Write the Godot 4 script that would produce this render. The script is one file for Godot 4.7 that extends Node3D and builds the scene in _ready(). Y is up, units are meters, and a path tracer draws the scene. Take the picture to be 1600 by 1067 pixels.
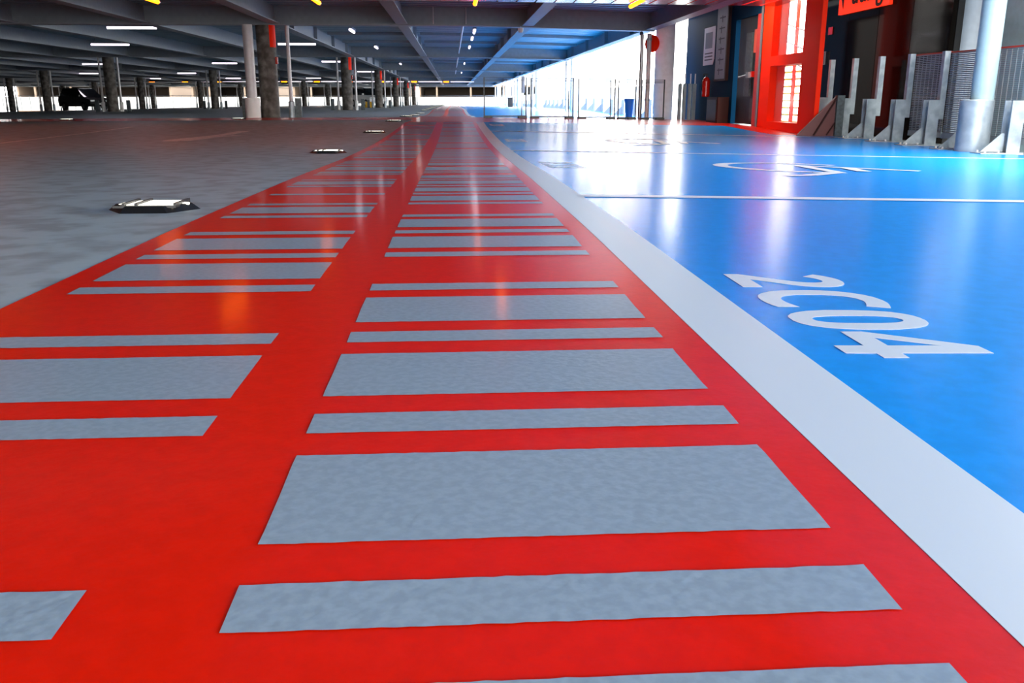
extends Node3D
# A parking deck seen from just above its painted floor.
# D is the distance ahead of the camera (world -z), X is to the right, Y is up.

# ------------------------------------------------------------------ geometry
class MB:
	var v := PackedVector3Array()
	var n := PackedVector3Array()
	func tri(a: Vector3, b: Vector3, c: Vector3, na: Vector3, nb: Vector3, nc: Vector3) -> void:
		v.append_array([a, c, b])
		n.append_array([na, nc, nb])
	func quad(a: Vector3, b: Vector3, c: Vector3, d: Vector3) -> void: # counter-clockwise from outside
		var m := (b - a).cross(d - a)
		if m.length() < 1e-12:
			m = (c - b).cross(d - c)
		m = m.normalized()
		tri(a, b, c, m, m, m)
		tri(a, c, d, m, m, m)
	func squad(a: Vector3, b: Vector3, c: Vector3, d: Vector3, na: Vector3, nb: Vector3, nc: Vector3, nd: Vector3) -> void:
		tri(a, b, c, na, nb, nc)
		tri(a, c, d, na, nc, nd)
	func hexa(p: Array) -> void: # p[0..3] bottom ring ccw seen from above, p[4..7] top ring
		quad(p[3], p[2], p[1], p[0])
		quad(p[4], p[5], p[6], p[7])
		for i in 4:
			var j := (i + 1) % 4
			quad(p[i], p[j], p[j + 4], p[i + 4])
	func box(lo: Vector3, hi: Vector3) -> void:
		hexa([Vector3(lo.x, lo.y, hi.z), Vector3(hi.x, lo.y, hi.z), Vector3(hi.x, lo.y, lo.z), Vector3(lo.x, lo.y, lo.z),
			Vector3(lo.x, hi.y, hi.z), Vector3(hi.x, hi.y, hi.z), Vector3(hi.x, hi.y, lo.z), Vector3(lo.x, hi.y, lo.z)])
	func bevbox(lo: Vector3, hi: Vector3, b: float) -> void: # box whose four upright edges are chamfered
		var r := [Vector2(lo.x + b, hi.z), Vector2(hi.x - b, hi.z), Vector2(hi.x, hi.z - b), Vector2(hi.x, lo.z + b), Vector2(hi.x - b, lo.z), Vector2(lo.x + b, lo.z), Vector2(lo.x, lo.z + b), Vector2(lo.x, hi.z - b)]
		pillar(r, lo.y, hi.y)
	func pillar(r: Array, y0: float, y1: float) -> void: # ring in (x, z), ccw seen from above
		var k := r.size()
		for i in k:
			var a: Vector2 = r[i]
			var b: Vector2 = r[(i + 1) % k]
			quad(Vector3(a.x, y0, a.y), Vector3(b.x, y0, b.y), Vector3(b.x, y1, b.y), Vector3(a.x, y1, a.y))
		for i in range(1, k - 1):
			var p: Vector2 = r[0]
			var q: Vector2 = r[i]
			var s: Vector2 = r[i + 1]
			tri(Vector3(p.x, y1, p.y), Vector3(q.x, y1, q.y), Vector3(s.x, y1, s.y), Vector3.UP, Vector3.UP, Vector3.UP)
			tri(Vector3(p.x, y0, p.y), Vector3(s.x, y0, s.y), Vector3(q.x, y0, q.y), Vector3.DOWN, Vector3.DOWN, Vector3.DOWN)
	func tube(a: Vector3, b: Vector3, ra: float, rb: float, seg := 16, caps := true) -> void:
		var w := (b - a).normalized()
		var u := w.cross(Vector3.UP if absf(w.y) < 0.9 else Vector3.RIGHT).normalized()
		var t := w.cross(u)
		for i in seg:
			var g := TAU * i / seg
			var h := TAU * (i + 1) / seg
			var p := u * cos(g) + t * sin(g)
			var q := u * cos(h) + t * sin(h)
			squad(a + p * ra, a + q * ra, b + q * rb, b + p * rb, p, q, q, p)
			if caps:
				tri(a, a + q * ra, a + p * ra, -w, -w, -w)
				tri(b, b + p * rb, b + q * rb, w, w, w)
	func ring(r: Array, o: Vector3, seg := 24) -> void: # lathe: r holds Vector2(radius, y)
		for i in seg:
			var g := TAU * i / seg
			var h := TAU * (i + 1) / seg
			var p := Vector3(cos(g), 0, -sin(g))
			var q := Vector3(cos(h), 0, -sin(h))
			for k in r.size() - 1:
				var a: Vector2 = r[k]
				var b: Vector2 = r[k + 1]
				var sl := Vector2(b.y - a.y, -(b.x - a.x)).normalized()
				var np := (p * sl.x + Vector3.UP * sl.y).normalized()
				var nq := (q * sl.x + Vector3.UP * sl.y).normalized()
				squad(o + p * a.x + Vector3.UP * a.y, o + q * a.x + Vector3.UP * a.y, o + q * b.x + Vector3.UP * b.y, o + p * b.x + Vector3.UP * b.y, np, nq, nq, np)
	func prism(poly: Array, axis: Vector3, o: Vector3, ux: Vector3, uy: Vector3) -> void: # poly ccw in (ux, uy), pushed along axis; ux x uy points along -axis side first
		var pts := PackedVector2Array(poly)
		var idx := Geometry2D.triangulate_polygon(pts)
		var k := pts.size()
		var front := ux.cross(uy).normalized()
		var along := axis
		var flip := front.dot(axis) > 0.0
		for i in range(0, idx.size(), 3):
			var a := o + ux * pts[idx[i]].x + uy * pts[idx[i]].y
			var b := o + ux * pts[idx[i + 1]].x + uy * pts[idx[i + 1]].y
			var c := o + ux * pts[idx[i + 2]].x + uy * pts[idx[i + 2]].y
			if (b - a).cross(c - a).dot(front) < 0.0:
				var s := b
				b = c
				c = s
			if flip:
				tri(a, c, b, -front, -front, -front)
				tri(a + along, b + along, c + along, front, front, front)
			else:
				tri(a, b, c, front, front, front)
				tri(a + along, c + along, b + along, -front, -front, -front)
		var ccw := not Geometry2D.is_polygon_clockwise(pts)
		for i in k:
			var a := o + ux * pts[i].x + uy * pts[i].y
			var b := o + ux * pts[(i + 1) % k].x + uy * pts[(i + 1) % k].y
			if ccw == flip:
				quad(a, b, b + along, a + along)
			else:
				quad(b, a, a + along, b + along)
	func mesh() -> ArrayMesh:
		var arr := []
		arr.resize(Mesh.ARRAY_MAX)
		arr[Mesh.ARRAY_VERTEX] = v
		arr[Mesh.ARRAY_NORMAL] = n
		var m := ArrayMesh.new()
		m.add_surface_from_arrays(Mesh.PRIMITIVE_TRIANGLES, arr)
		return m

const NTH := ["nearest", "second", "third", "fourth", "fifth", "sixth", "seventh", "eighth", "ninth", "tenth", "eleventh", "twelfth", "thirteenth", "fourteenth", "fifteenth", "sixteenth", "seventeenth", "eighteenth", "nineteenth", "twentieth"]
func nth(i: int) -> String:
	return NTH[i] if i < 20 else ["twenty-", "thirty-"][i / 10 - 2] + ["first", "second", "third", "fourth", "fifth", "sixth", "seventh", "eighth", "ninth", "last"][i % 10]

var used := {}
func numbered(called: String) -> String:
	if not used.has(called):
		used[called] = 0
		return called
	used[called] += 1
	return "%s_%03d" % [called, used[called]]

func tag(o: Node3D, label: String, category: String, group := "") -> Node3D:
	o.set_meta("label", label)
	o.set_meta("category", category)
	if group:
		o.set_meta("group", group)
	return o

func thing(called: String, label: String, category: String, at: Vector3, turn := 0.0, group := "") -> Node3D:
	var o := Node3D.new()
	o.name = numbered(called)
	add_child(o)
	o.position = at
	o.rotation.y = turn
	return tag(o, label, category, group)

func structure(called: String) -> Node3D:
	var o := Node3D.new()
	o.name = called
	add_child(o)
	o.set_meta("kind", "structure")
	return o

func part(called: String, m, mat: Material, parent: Node3D, at := Vector3.ZERO) -> MeshInstance3D:
	var o := MeshInstance3D.new()
	o.name = called
	o.mesh = m.mesh() if m is MB else m
	o.material_override = mat
	o.position = at
	parent.add_child(o, true)
	return o

func copy(o: Node3D, label: String, at: Vector3, group := "") -> Node3D:
	var c: Node3D = o.duplicate()
	c.name = numbered(String(o.name).get_slice("_0", 0))
	add_child(c)
	c.position = at
	c.set_meta("label", label)
	if group:
		c.set_meta("group", group)
	return c

# ------------------------------------------------------------------ the deck's falls
const PD := [-40.0, 3.0, 4.6, 5.8, 7.0, 9.3, 12.5, 14.6, 17.8, 20.6, 27.0, 31.0, 36.0, 41.0, 45.0, 64.0, 100.0, 135.0]
const PY := [0.0, 0.0, -0.012, -0.024, -0.043, -0.078, -0.096, -0.084, -0.05, -0.004, 0.0, -0.05, -0.08, -0.05, 0.0, -0.05, -0.15, -0.18]
const SD := [-40.0, 17.0, 22.0, 26.0, 45.0, 135.0]
const SS := [0.02, 0.02, 0.015, 0.012, 0.008, 0.008]

func table(xs: Array, ys: Array, x: float) -> float:
	var i := 0
	while i < xs.size() - 2 and xs[i + 1] < x:
		i += 1
	var p: int = maxi(i - 1, 0)
	var q: int = mini(i + 2, xs.size() - 1)
	var h: float = xs[i + 1] - xs[i]
	var t: float = clampf((x - xs[i]) / h, 0.0, 1.0)
	var s: float = (ys[i + 1] - ys[i]) / h
	var sp: float = s if p == i else (ys[i] - ys[p]) / (xs[i] - xs[p])
	var sq: float = s if q == i + 1 else (ys[q] - ys[i + 1]) / (xs[q] - xs[i + 1])
	var m0: float = 0.0 if sp * s <= 0.0 else 2.0 * sp * s / (sp + s)
	var m1: float = 0.0 if sq * s <= 0.0 else 2.0 * sq * s / (sq + s)
	return (2 * t * t * t - 3 * t * t + 1) * ys[i] + (t * t * t - 2 * t * t + t) * h * m0 + (-2 * t * t * t + 3 * t * t) * ys[i + 1] + (t * t * t - t * t) * h * m1

var prof := {}
func fy(x: float, d: float) -> float:
	var k := snappedf(d, 0.0005)
	if not prof.has(k):
		prof[k] = Vector2(table(PD, PY, d), table(SD, SS, d))
	var pr: Vector2 = prof[k]
	var y := pr.x
	if x > 0.5:
		y -= pr.y * (sqrt((x - 0.5) * (x - 0.5) + 0.04) - 0.2)
	elif x < -1.0:
		y -= 0.0003 * (x + 1.0) * (x + 1.0)
	return y

func at(x: float, d: float, y := 0.0) -> Vector3: # y above the floor
	return Vector3(x, fy(x, d) + y, -d)

func fn(x: float, d: float) -> Vector3:
	var dx := (fy(x + 0.05, d) - fy(x - 0.05, d)) / 0.1
	var dd := (fy(x, d + 0.2) - fy(x, d - 0.2)) / 0.4
	return Vector3(-dx, 1.0, dd).normalized()

func steps(a: float, b: float, st: float) -> Array:
	var k := maxi(1, ceili((b - a) / st - 1e-4))
	var r := []
	for i in k + 1:
		r.append(a + (b - a) * i / k)
	return r

func sheet(m: MB, xs: Array, ds: Array, up: float) -> void: # follows the floor
	var p := []
	var q := []
	for d in ds:
		for x in xs:
			p.append(at(x, d, up))
			q.append(fn(x, d))
	var w := xs.size()
	for j in ds.size() - 1:
		for i in w - 1:
			var a := j * w + i
			m.squad(p[a], p[a + 1], p[a + 1 + w], p[a + w], q[a], q[a + 1], q[a + 1 + w], q[a + w])

func ribbon(m: MB, pts: Array, wid: float, up: float) -> void: # a painted line along pts (x, d)
	for i in pts.size() - 1:
		var a: Vector2 = pts[i]
		var b: Vector2 = pts[i + 1]
		var s := (b - a).normalized().orthogonal() * wid * 0.5
		var c := [a + s, b + s, b - s, a - s]
		var o := []
		for e in c:
			o.append(at(e.x, e.y, up))
		var u := fn(a.x, a.y)
		if (o[1] - o[0]).cross(o[2] - o[0]).y < 0.0:
			o.reverse()
		m.squad(o[0], o[1], o[2], o[3], u, u, u, u)

# ------------------------------------------------------------------ materials
func mat(c: Color, rough := 0.6, metal := 0.0, spec := 0.5) -> StandardMaterial3D:
	var m := StandardMaterial3D.new()
	m.albedo_color = c
	m.roughness = rough
	m.metallic = metal
	m.metallic_specular = spec
	return m

func noise_tex(freq: float, lo: Color, hi: Color, seed_: int, octaves := 4, kind := FastNoiseLite.TYPE_SIMPLEX_SMOOTH, normal := false, a := 0.0, b := 1.0) -> NoiseTexture2D:
	var f := FastNoiseLite.new()
	f.noise_type = kind
	f.seed = seed_
	f.frequency = freq
	f.fractal_octaves = octaves
	var t := NoiseTexture2D.new()
	t.width = 512
	t.height = 512
	t.seamless = true
	t.noise = f
	if normal:
		t.as_normal_map = true
		t.bump_strength = 3.0
	else:
		var g := Gradient.new()
		g.offsets = PackedFloat32Array([a, b])
		g.colors = PackedColorArray([lo, hi])
		t.color_ramp = g
	return t

func worn(m: StandardMaterial3D, tex: Texture2D, scale: float) -> StandardMaterial3D:
	m.albedo_texture = tex
	m.uv1_triplanar = true
	m.uv1_world_triplanar = true
	m.uv1_scale = Vector3.ONE * scale
	return m

func bumped(m: StandardMaterial3D, tex: Texture2D, strength: float) -> StandardMaterial3D:
	m.normal_enabled = true
	m.normal_texture = tex
	m.normal_scale = strength
	return m

func glow(c: Color, e: float) -> StandardMaterial3D:
	var m := mat(c, 0.5)
	m.emission_enabled = true
	m.emission = c
	m.emission_energy_multiplier = e
	return m

func area(at_: Vector3, size: Vector2, c: Color, e: float, parent: Node3D, up := false) -> void:
	var l := AreaLight3D.new()
	l.name = "lamp_light"
	l.area_size = size
	l.light_color = c
	l.light_energy = e
	l.area_range = 60.0
	l.shadow_enabled = true
	parent.add_child(l, true)
	l.position = at_
	l.rotation.x = PI / 2 if up else -PI / 2

var M := {}
func materials() -> void:
	var fine := noise_tex(0.06, Color(0, 0, 0), Color(1, 1, 1), 3, 4, FastNoiseLite.TYPE_SIMPLEX, true)
	var speck := noise_tex(0.05, Color(0.93, 0.935, 0.94), Color(1, 1, 1), 7, 5, FastNoiseLite.TYPE_SIMPLEX, false, 0.25, 0.75)
	var soft := noise_tex(0.02, Color(0.97, 0.965, 0.96), Color(1, 1, 1), 9, 5, FastNoiseLite.TYPE_SIMPLEX, false, 0.2, 0.7)
	var scuff := noise_tex(0.018, Color(0.86, 0.84, 0.84), Color(1, 1, 1), 21, 5, FastNoiseLite.TYPE_SIMPLEX, false, 0.2, 0.6)
	M.floor = bumped(worn(mat(Color8(160, 174, 180), 0.46, 0.0, 0.36), scuff, 0.35), fine, 0.06)
	M.stripe = bumped(worn(mat(Color8(150, 168, 182), 0.34, 0.0, 0.4), speck, 1.6), fine, 0.08)
	M.red = bumped(worn(mat(Color8(232, 26, 0), 0.3, 0.0, 0.15), soft, 1.7), fine, 0.06)
	M.blue = bumped(worn(mat(Color8(0, 148, 238), 0.24, 0.0, 0.26), soft, 1.1), fine, 0.05)
	for k in ["red", "stripe"]: # sealed with a thin glossy coat
		M[k].clearcoat_enabled = true
		M[k].clearcoat = 0.33
		M[k].clearcoat_roughness = 0.12
	M.white_paint = mat(Color8(204, 216, 226), 0.36, 0.0, 0.4)
	M.faded = worn(mat(Color8(222, 222, 220), 0.45), scuff, 1.0)
	M.deck = worn(mat(Color8(128, 150, 162), 0.42, 0.1), soft, 0.3)
	M.steel = worn(mat(Color8(136, 141, 147), 0.5, 0.1), soft, 0.4)
	M.slab = worn(mat(Color8(112, 116, 120), 0.8), scuff, 0.3)
	M.concrete = worn(mat(Color8(118, 112, 106), 0.75), noise_tex(0.012, Color(0.55, 0.53, 0.5), Color(1, 1, 1), 31, 5, FastNoiseLite.TYPE_SIMPLEX, false, 0.2, 0.8), 0.45)
	M.white_column = worn(mat(Color8(240, 243, 246), 0.7), soft, 0.5)
	M.pipe = worn(mat(Color8(196, 192, 192), 0.4, 0.1), soft, 0.7)
	M.galv = worn(mat(Color8(172, 182, 186), 0.4, 0.3), noise_tex(0.03, Color(0.86, 0.87, 0.88), Color(1, 1, 1), 41, 3, FastNoiseLite.TYPE_SIMPLEX, false, 0.2, 0.8), 0.3)
	M.galv_dark = worn(mat(Color8(84, 94, 96), 0.45, 0.3), scuff, 1.0)
	M.sleeve = mat(Color8(222, 220, 216), 0.5)
	M.orange = mat(Color8(255, 40, 0), 0.55, 0.0, 0.22)
	M.orange_dark = mat(Color8(190, 34, 8), 0.4)
	M.soffit = mat(Color8(196, 26, 10), 0.22)
	M.navy = mat(Color8(0, 46, 76), 0.6, 0.0, 0.15)
	M.black = mat(Color8(14, 14, 16), 0.4)
	M.rubber = mat(Color8(18, 18, 20), 0.8)
	M.panel = mat(Color8(17, 14, 12), 0.08, 0.0, 0.12)
	M.alu = mat(Color8(150, 150, 150), 0.35, 0.7)
	M.pale = worn(mat(Color8(150, 176, 182), 0.5), soft, 0.6)
	M.grey_blue = worn(mat(Color8(134, 146, 160), 0.5), soft, 0.6)
	M.paper = mat(Color8(224, 228, 236), 0.5)
	M.print = mat(Color8(120, 132, 150), 0.6)
	M.print_dark = mat(Color8(58, 64, 78), 0.6)
	M.brown = mat(Color8(48, 22, 18), 0.5, 0.0, 0.3)
	M.maroon = mat(Color8(96, 50, 48), 0.45)
	M.salmon = mat(Color8(226, 96, 72), 0.5)
	M.ext = mat(Color8(196, 24, 14), 0.25)
	M.yellow = mat(Color8(240, 200, 20), 0.5)
	M.mustard = mat(Color8(206, 160, 24), 0.5)
	M.bin = mat(Color8(40, 120, 196), 0.35)
	M.lens = glow(Color(1.0, 0.98, 0.9), 2.2)
	M.tube = glow(Color(1.0, 0.93, 1.0), 3.5)
	M.amber = glow(Color(1.0, 0.46, 0.02), 12.0)
	M.sign_glow = glow(Color(1.0, 0.2, 0.02), 0.7)
	M.tail = mat(Color8(190, 200, 205), 0.2)
	M.paint_dark = mat(Color8(16, 17, 19), 0.25)
	M.paint_white = mat(Color8(226, 226, 226), 0.25)
	M.window = mat(Color8(20, 24, 28), 0.08, 0.0, 0.6)
	M.far_brown = mat(Color8(92, 78, 66), 0.9)
	M.leaf = mat(Color8(30, 38, 22), 0.9)
	var gl := StandardMaterial3D.new()
	gl.albedo_color = Color(0.95, 0.98, 1.0, 0.06)
	gl.transparency = BaseMaterial3D.TRANSPARENCY_ALPHA
	gl.roughness = 0.04
	M.glass = gl
	var tr := mat(Color8(238, 240, 242), 0.6)
	tr.backlight_enabled = true
	tr.backlight = Color(0.9, 0.9, 0.9)
	M.screen = tr

# ------------------------------------------------------------------ layout constants
const ROW := [26.0, 44.9, 63.8, 82.7, 101.6, 120.5]
const FAR := 129.0
const BACK := -8.0
const LEFT := -64.0
const BEAM_Y := 2.44
const DECK_Y := 2.9

func cy(x: float) -> float: # fall of the soffits across the deck
	return -0.024 * maxf(x - 0.5, 0.0) - 0.0001 * minf(x + 1.0, 0.0) * minf(x + 1.0, 0.0)

func _ready() -> void:
	# camera
	var cam := Camera3D.new()
	cam.name = "camera"
	cam.fov = 41.7208
	cam.near = 0.05
	cam.far = 600.0
	cam.position = Vector3(0, 0.47, 0)
	cam.rotation_degrees = Vector3(-15.0905, -3.6304, 0)
	add_child(cam)
	cam.current = true
	# bright overcast sky
	var env := Environment.new()
	env.background_mode = Environment.BG_SKY
	var sm := ProceduralSkyMaterial.new()
	sm.sky_top_color = Color(1.0, 0.985, 0.96)
	sm.sky_horizon_color = Color(1.0, 0.99, 0.975)
	sm.ground_bottom_color = Color(0.62, 0.62, 0.6)
	sm.ground_horizon_color = Color(0.92, 0.93, 0.94)
	sm.energy_multiplier = 14.0
	var sky := Sky.new()
	sky.sky_material = sm
	env.sky = sky
	env.tonemap_mode = Environment.TONE_MAPPER_LINEAR
	env.tonemap_exposure = 1.03
	env.sdfgi_enabled = true
	env.ssao_enabled = true
	env.ssil_enabled = true
	var we := WorldEnvironment.new()
	we.name = "environment"
	we.environment = env
	add_child(we)
	materials()
	build_floor()
	build_ceiling()
	build_walls()
	build_columns()
	build_right()
	build_lamps()
	build_far()
	build_small()

# ------------------------------------------------------------------ floor and its paint
func build_floor() -> void:
	var fl := structure("floor")
	var slab := MB.new()
	var xs := steps(LEFT, -20.0, 4.0) + steps(-18.0, -4.0, 2.0) + [-3.0, -2.0, -1.0, -0.5, 0.0, 0.5, 0.7, 1.0, 1.5, 2.5, 4.0, 5.5, 7.0, 8.0]
	var ds := steps(BACK, -1.0, 1.0) + steps(-0.5, 24.0, 0.5) + steps(25.0, FAR, 1.0)
	sheet(slab, xs, ds, 0.0)
	# thickness: underside and edges
	slab.box(Vector3(LEFT, -3.2, -FAR), Vector3(8.0, -2.6, -BACK))
	part("deck_surface", slab, M.floor, fl).set_meta("label", "smooth grey coated parking deck surface")
	# red walkway
	var red := MB.new()
	sheet(red, [-1.055, -0.7, -0.3, 0.1, 0.496], steps(-3.0, 20.4, 0.45), 0.0025)
	var walk := part("red_walkway", red, M.red, fl)
	walk.set_meta("label", "orange-red painted walkway running away from the camera")
	var red2 := MB.new()
	sheet(red2, [-1.0, 0.496], steps(25.6, FAR - 0.5, 1.2), 0.0025)
	part("far_walkway", red2, M.red, fl).set_meta("label", "orange-red walkway beyond the cross strip")
	var u := 0.0842
	# bars of the two rows: [first unit, units]
	var right := [[-5, 4], [0, 1], [2, 3], [6, 1], [8, 3], [12, 1], [14, 3], [18, 1], [24, 1], [26, 3], [30, 1], [32, 3], [36, 1], [42, 1], [44, 3], [48, 1], [50, 3], [54, 1], [56, 3], [60, 1], [62, 3], [68, 1], [70, 1], [72, 5], [80, 5], [87, 1], [89, 1], [91, 1], [93, 3], [97, 1], [99, 3]]
	var left := [[-10, 3], [0, 1], [6, 1], [8, 3], [12, 1], [18, 1], [20, 3], [24, 1], [26, 3], [30, 1], [36, 1], [38, 3], [42, 1], [48, 1], [54, 1], [56, 3], [60, 1], [66, 1], [68, 3], [73, 5], [80, 2], [84, 1], [86, 3], [90, 1], [96, 3]]
	var rng := RandomNumberGenerator.new()
	rng.seed = 5
	for cell in [[right, 103], [left, 101]]:
		var k: int = cell[1]
		var run := 0
		while k < 231:
			var w: int = [1, 3, 3, 5][rng.randi() % 4]
			cell[0].append([k, w])
			run += 1
			k += w + (1 if run % 4 else 4)
	var jag := FastNoiseLite.new()
	jag.seed = 4
	jag.frequency = 0.35
	for c in 2:
		var x0: float = -0.22 if c == 0 else -0.968
		var x1: float = 0.418 if c == 0 else -0.368
		for s in (right if c == 0 else left):
			var d0: float = 0.73 + s[0] * u
			var d1: float = d0 + s[1] * u
			var st := MB.new()
			var kx := 48 if d0 < 3.2 else (12 if d0 < 7.0 else 2)
			var amp := 0.0022 if d0 < 7.0 else 0.0
			var rows := [0.0, 1.0] if s[1] == 1 else [0.0, 0.12, 0.5, 0.88, 1.0]
			var grid := []
			for f in rows:
				var line := []
				for i in kx + 1:
					var xx: float = x0 + (x1 - x0) * i / kx
					var dd: float = d0 + (d1 - d0) * f
					if f == 0.0 or f == 1.0:
						dd += jag.get_noise_2d(xx * 320.0, d0 * 77.0 + f * 40.0) * amp
					if i == 0 or i == kx:
						xx += jag.get_noise_2d(dd * 320.0, xx * 90.0) * amp
					line.append(Vector2(xx, dd))
				grid.append(line)
			for j in rows.size() - 1:
				for i in kx:
					var q := [grid[j][i], grid[j][i + 1], grid[j + 1][i + 1], grid[j + 1][i]]
					var o := []
					var nn := []
					for e in q:
						o.append(at(e.x, e.y, 0.0035))
						nn.append(fn(e.x, e.y))
					st.squad(o[0], o[1], o[2], o[3], nn[0], nn[1], nn[2], nn[3])
			part("grey_stripe", st, M.stripe, walk)
	# far bars of the walkway
	var fb := MB.new()
	var kd := 27.0
	while kd < FAR - 2.0:
		var w2: float = rng.randf_range(0.1, 0.5)
		sheet(fb, [-0.93, -0.36], [kd, kd + w2], 0.005)
		sheet(fb, [-0.22, 0.42], [kd + 0.1, kd + 0.1 + w2], 0.005)
		kd += w2 + rng.randf_range(0.1, 0.35)
	part("far_stripes", fb, M.stripe, fl).set_meta("kind", "stuff")
	# blue bays
	var blue := MB.new()
	sheet(blue, [0.66, 0.8, 1.0, 1.5, 2.5, 4.0, 5.5, 6.6, 7.4], steps(-8.0, 20.35, 0.5), 0.0025)
	var bays := part("blue_bays", blue, M.blue, fl)
	bays.set_meta("label", "bright blue painted parking bays for disabled drivers")
	var blue2 := MB.new()
	sheet(blue2, [0.62, 0.8, 1.5, 2.5, 4.0, 5.5, 7.1], steps(25.6, FAR - 0.5, 1.0), 0.0025)
	part("far_bays", blue2, M.blue, fl).set_meta("label", "blue painted bays beyond the cross strip")
	# white edge line
	var wl := MB.new()
	sheet(wl, [0.496, 0.58, 0.66], steps(-3.0, 20.35, 0.45), 0.003)
	part("white_edge_line", wl, M.white_paint, fl).set_meta("label", "broad white line between red walkway and blue bays")
	var wl2 := MB.new()
	sheet(wl2, [0.496, 0.62], steps(25.6, FAR - 0.5, 1.2), 0.003)
	part("far_edge_line", wl2, M.white_paint, fl)
	# red cross strip
	var cs := MB.new()
	sheet(cs, steps(-34.0, -2.0, 2.0) + [-1.0, 0.0, 0.5, 0.7, 1.0, 2.0, 4.0, 5.5, 6.75], steps(22.4, 25.6, 0.5), 0.0045)
	sheet(cs, [-1.0, 0.0, 0.5, 0.7, 1.0, 2.0, 4.0, 5.5, 6.75], steps(20.35, 22.4, 0.5), 0.0045)
	sheet(cs, [6.05, 6.75], steps(16.9, 20.35, 0.5), 0.0045)
	part("red_cross_strip", cs, M.red, fl).set_meta("label", "orange-red strip crossing the deck to the exit")
	# bay lines, numbers, symbols
	for d in [4.645, 10.33, 16.3]:
		var b := MB.new()
		sheet(b, [0.64, 0.8, 1.0, 1.5, 2.5, 4.0, 5.5, 7.2], [d - 0.062, d + 0.062], 0.0055)
		part("bay_line", b, M.white_paint, bays)
	var font := SystemFont.new()
	font.font_names = PackedStringArray(["Droid Sans"])
	font.font_weight = 700
	var names := ["2C04", "2C03", "2C02", "2C01"]
	for i in 4:
		var t := TextMesh.new()
		t.text = names[i]
		t.font = font
		t.font_size = 96
		t.pixel_size = 0.01
		t.depth = 0.0005
		t.curve_step = 1.0
		var bb := t.get_aabb()
		var dc: float = [1.997, 7.58, 13.2, 18.95][i]
		var sx: float = [0.842, 0.95, 0.8, 0.8][i] / bb.size.x
		var sy := 0.305 / bb.size.y
		var o := part("bay_number", t, M.white_paint, bays)
		o.set_meta("label", "white bay number " + names[i] + " painted on the blue floor" if i == 0 else "white bay number painted on the blue floor farther away")
		var y0 := fy(0.89, dc)
		var slope := (fy(1.04, dc) - fy(0.74, dc)) / 0.3
		var run := (fy(0.89, dc + 0.4) - fy(0.89, dc - 0.4)) / 0.8
		o.transform = Transform3D(Basis(Vector3(0, -run, 1).normalized() * sx, Vector3(1, slope, 0).normalized() * sy, Vector3(-slope, 1, run)), Vector3(0.89, y0 + 0.0035, -dc))
		var c := bb.get_center()
		o.position -= o.transform.basis * Vector3(c.x, c.y, 0)
	for i in 2:
		var dd: float = [0.0, 5.85][i]
		var w := MB.new()
		var arc := []
		for k in 33: # wheel, open towards the foot
			var g := deg_to_rad(-8.0 + 238.0 * k / 32.0)
			arc.append(Vector2(2.98 - sin(g) * 0.66, 7.72 + dd - cos(g) * 0.73))
		ribbon(w, arc, 0.13, 0.006)
		var p1 := part("wheelchair_symbol", w, M.white_paint, bays)
		p1.set_meta("label", "white wheelchair symbol painted in a blue bay")
		var f2 := MB.new()
		ribbon(f2, [Vector2(3.9, 7.4 + dd), Vector2(3.5, 7.72 + dd), Vector2(3.08, 8.05 + dd)], 0.13, 0.0075)
		ribbon(f2, [Vector2(3.42, 7.76 + dd), Vector2(3.33, 7.2 + dd)], 0.12, 0.008)
		ribbon(f2, [Vector2(3.1, 8.0 + dd), Vector2(3.03, 7.0 + dd), Vector2(2.62, 6.56 + dd), Vector2(2.4, 6.46 + dd)], 0.12, 0.0078)
		part("seated_figure", f2, M.white_paint, p1)
	# markings on the grey floor
	var ll := MB.new()
	ribbon(ll, [Vector2(-6.1, 9.0), Vector2(-6.16, 12.9), Vector2(-6.22, 15.5), Vector2(-6.28, 18.5)], 0.09, 0.004)
	part("faded_line", ll, M.faded, fl).set_meta("label", "faded white line on the grey floor")
	var ar := MB.new()
	ribbon(ar, [Vector2(-4.0, 13.2), Vector2(-3.9, 14.2), Vector2(-3.72, 15.2), Vector2(-3.7, 16.6)], 0.22, 0.004)
	ribbon(ar, [Vector2(-3.85, 14.1), Vector2(-3.45, 14.95)], 0.18, 0.005)
	ribbon(ar, [Vector2(-3.82, 14.2), Vector2(-3.95, 13.3)], 0.42, 0.0055)
	part("direction_arrow", ar, M.faded, fl).set_meta("label", "faded white direction arrow on the grey floor")

# ------------------------------------------------------------------ ceiling
func ibeam(m: MB, x: float, d0: float, d1: float, y: float, depth: float, fw: float) -> void: # along the view
	m.box(Vector3(x - fw / 2, y, -d1), Vector3(x + fw / 2, y + 0.03, -d0))
	m.box(Vector3(x - 0.012, y + 0.03, -d1), Vector3(x + 0.012, y + depth - 0.03, -d0))
	m.box(Vector3(x - fw / 2, y + depth - 0.03, -d1), Vector3(x + fw / 2, y + depth, -d0))

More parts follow.
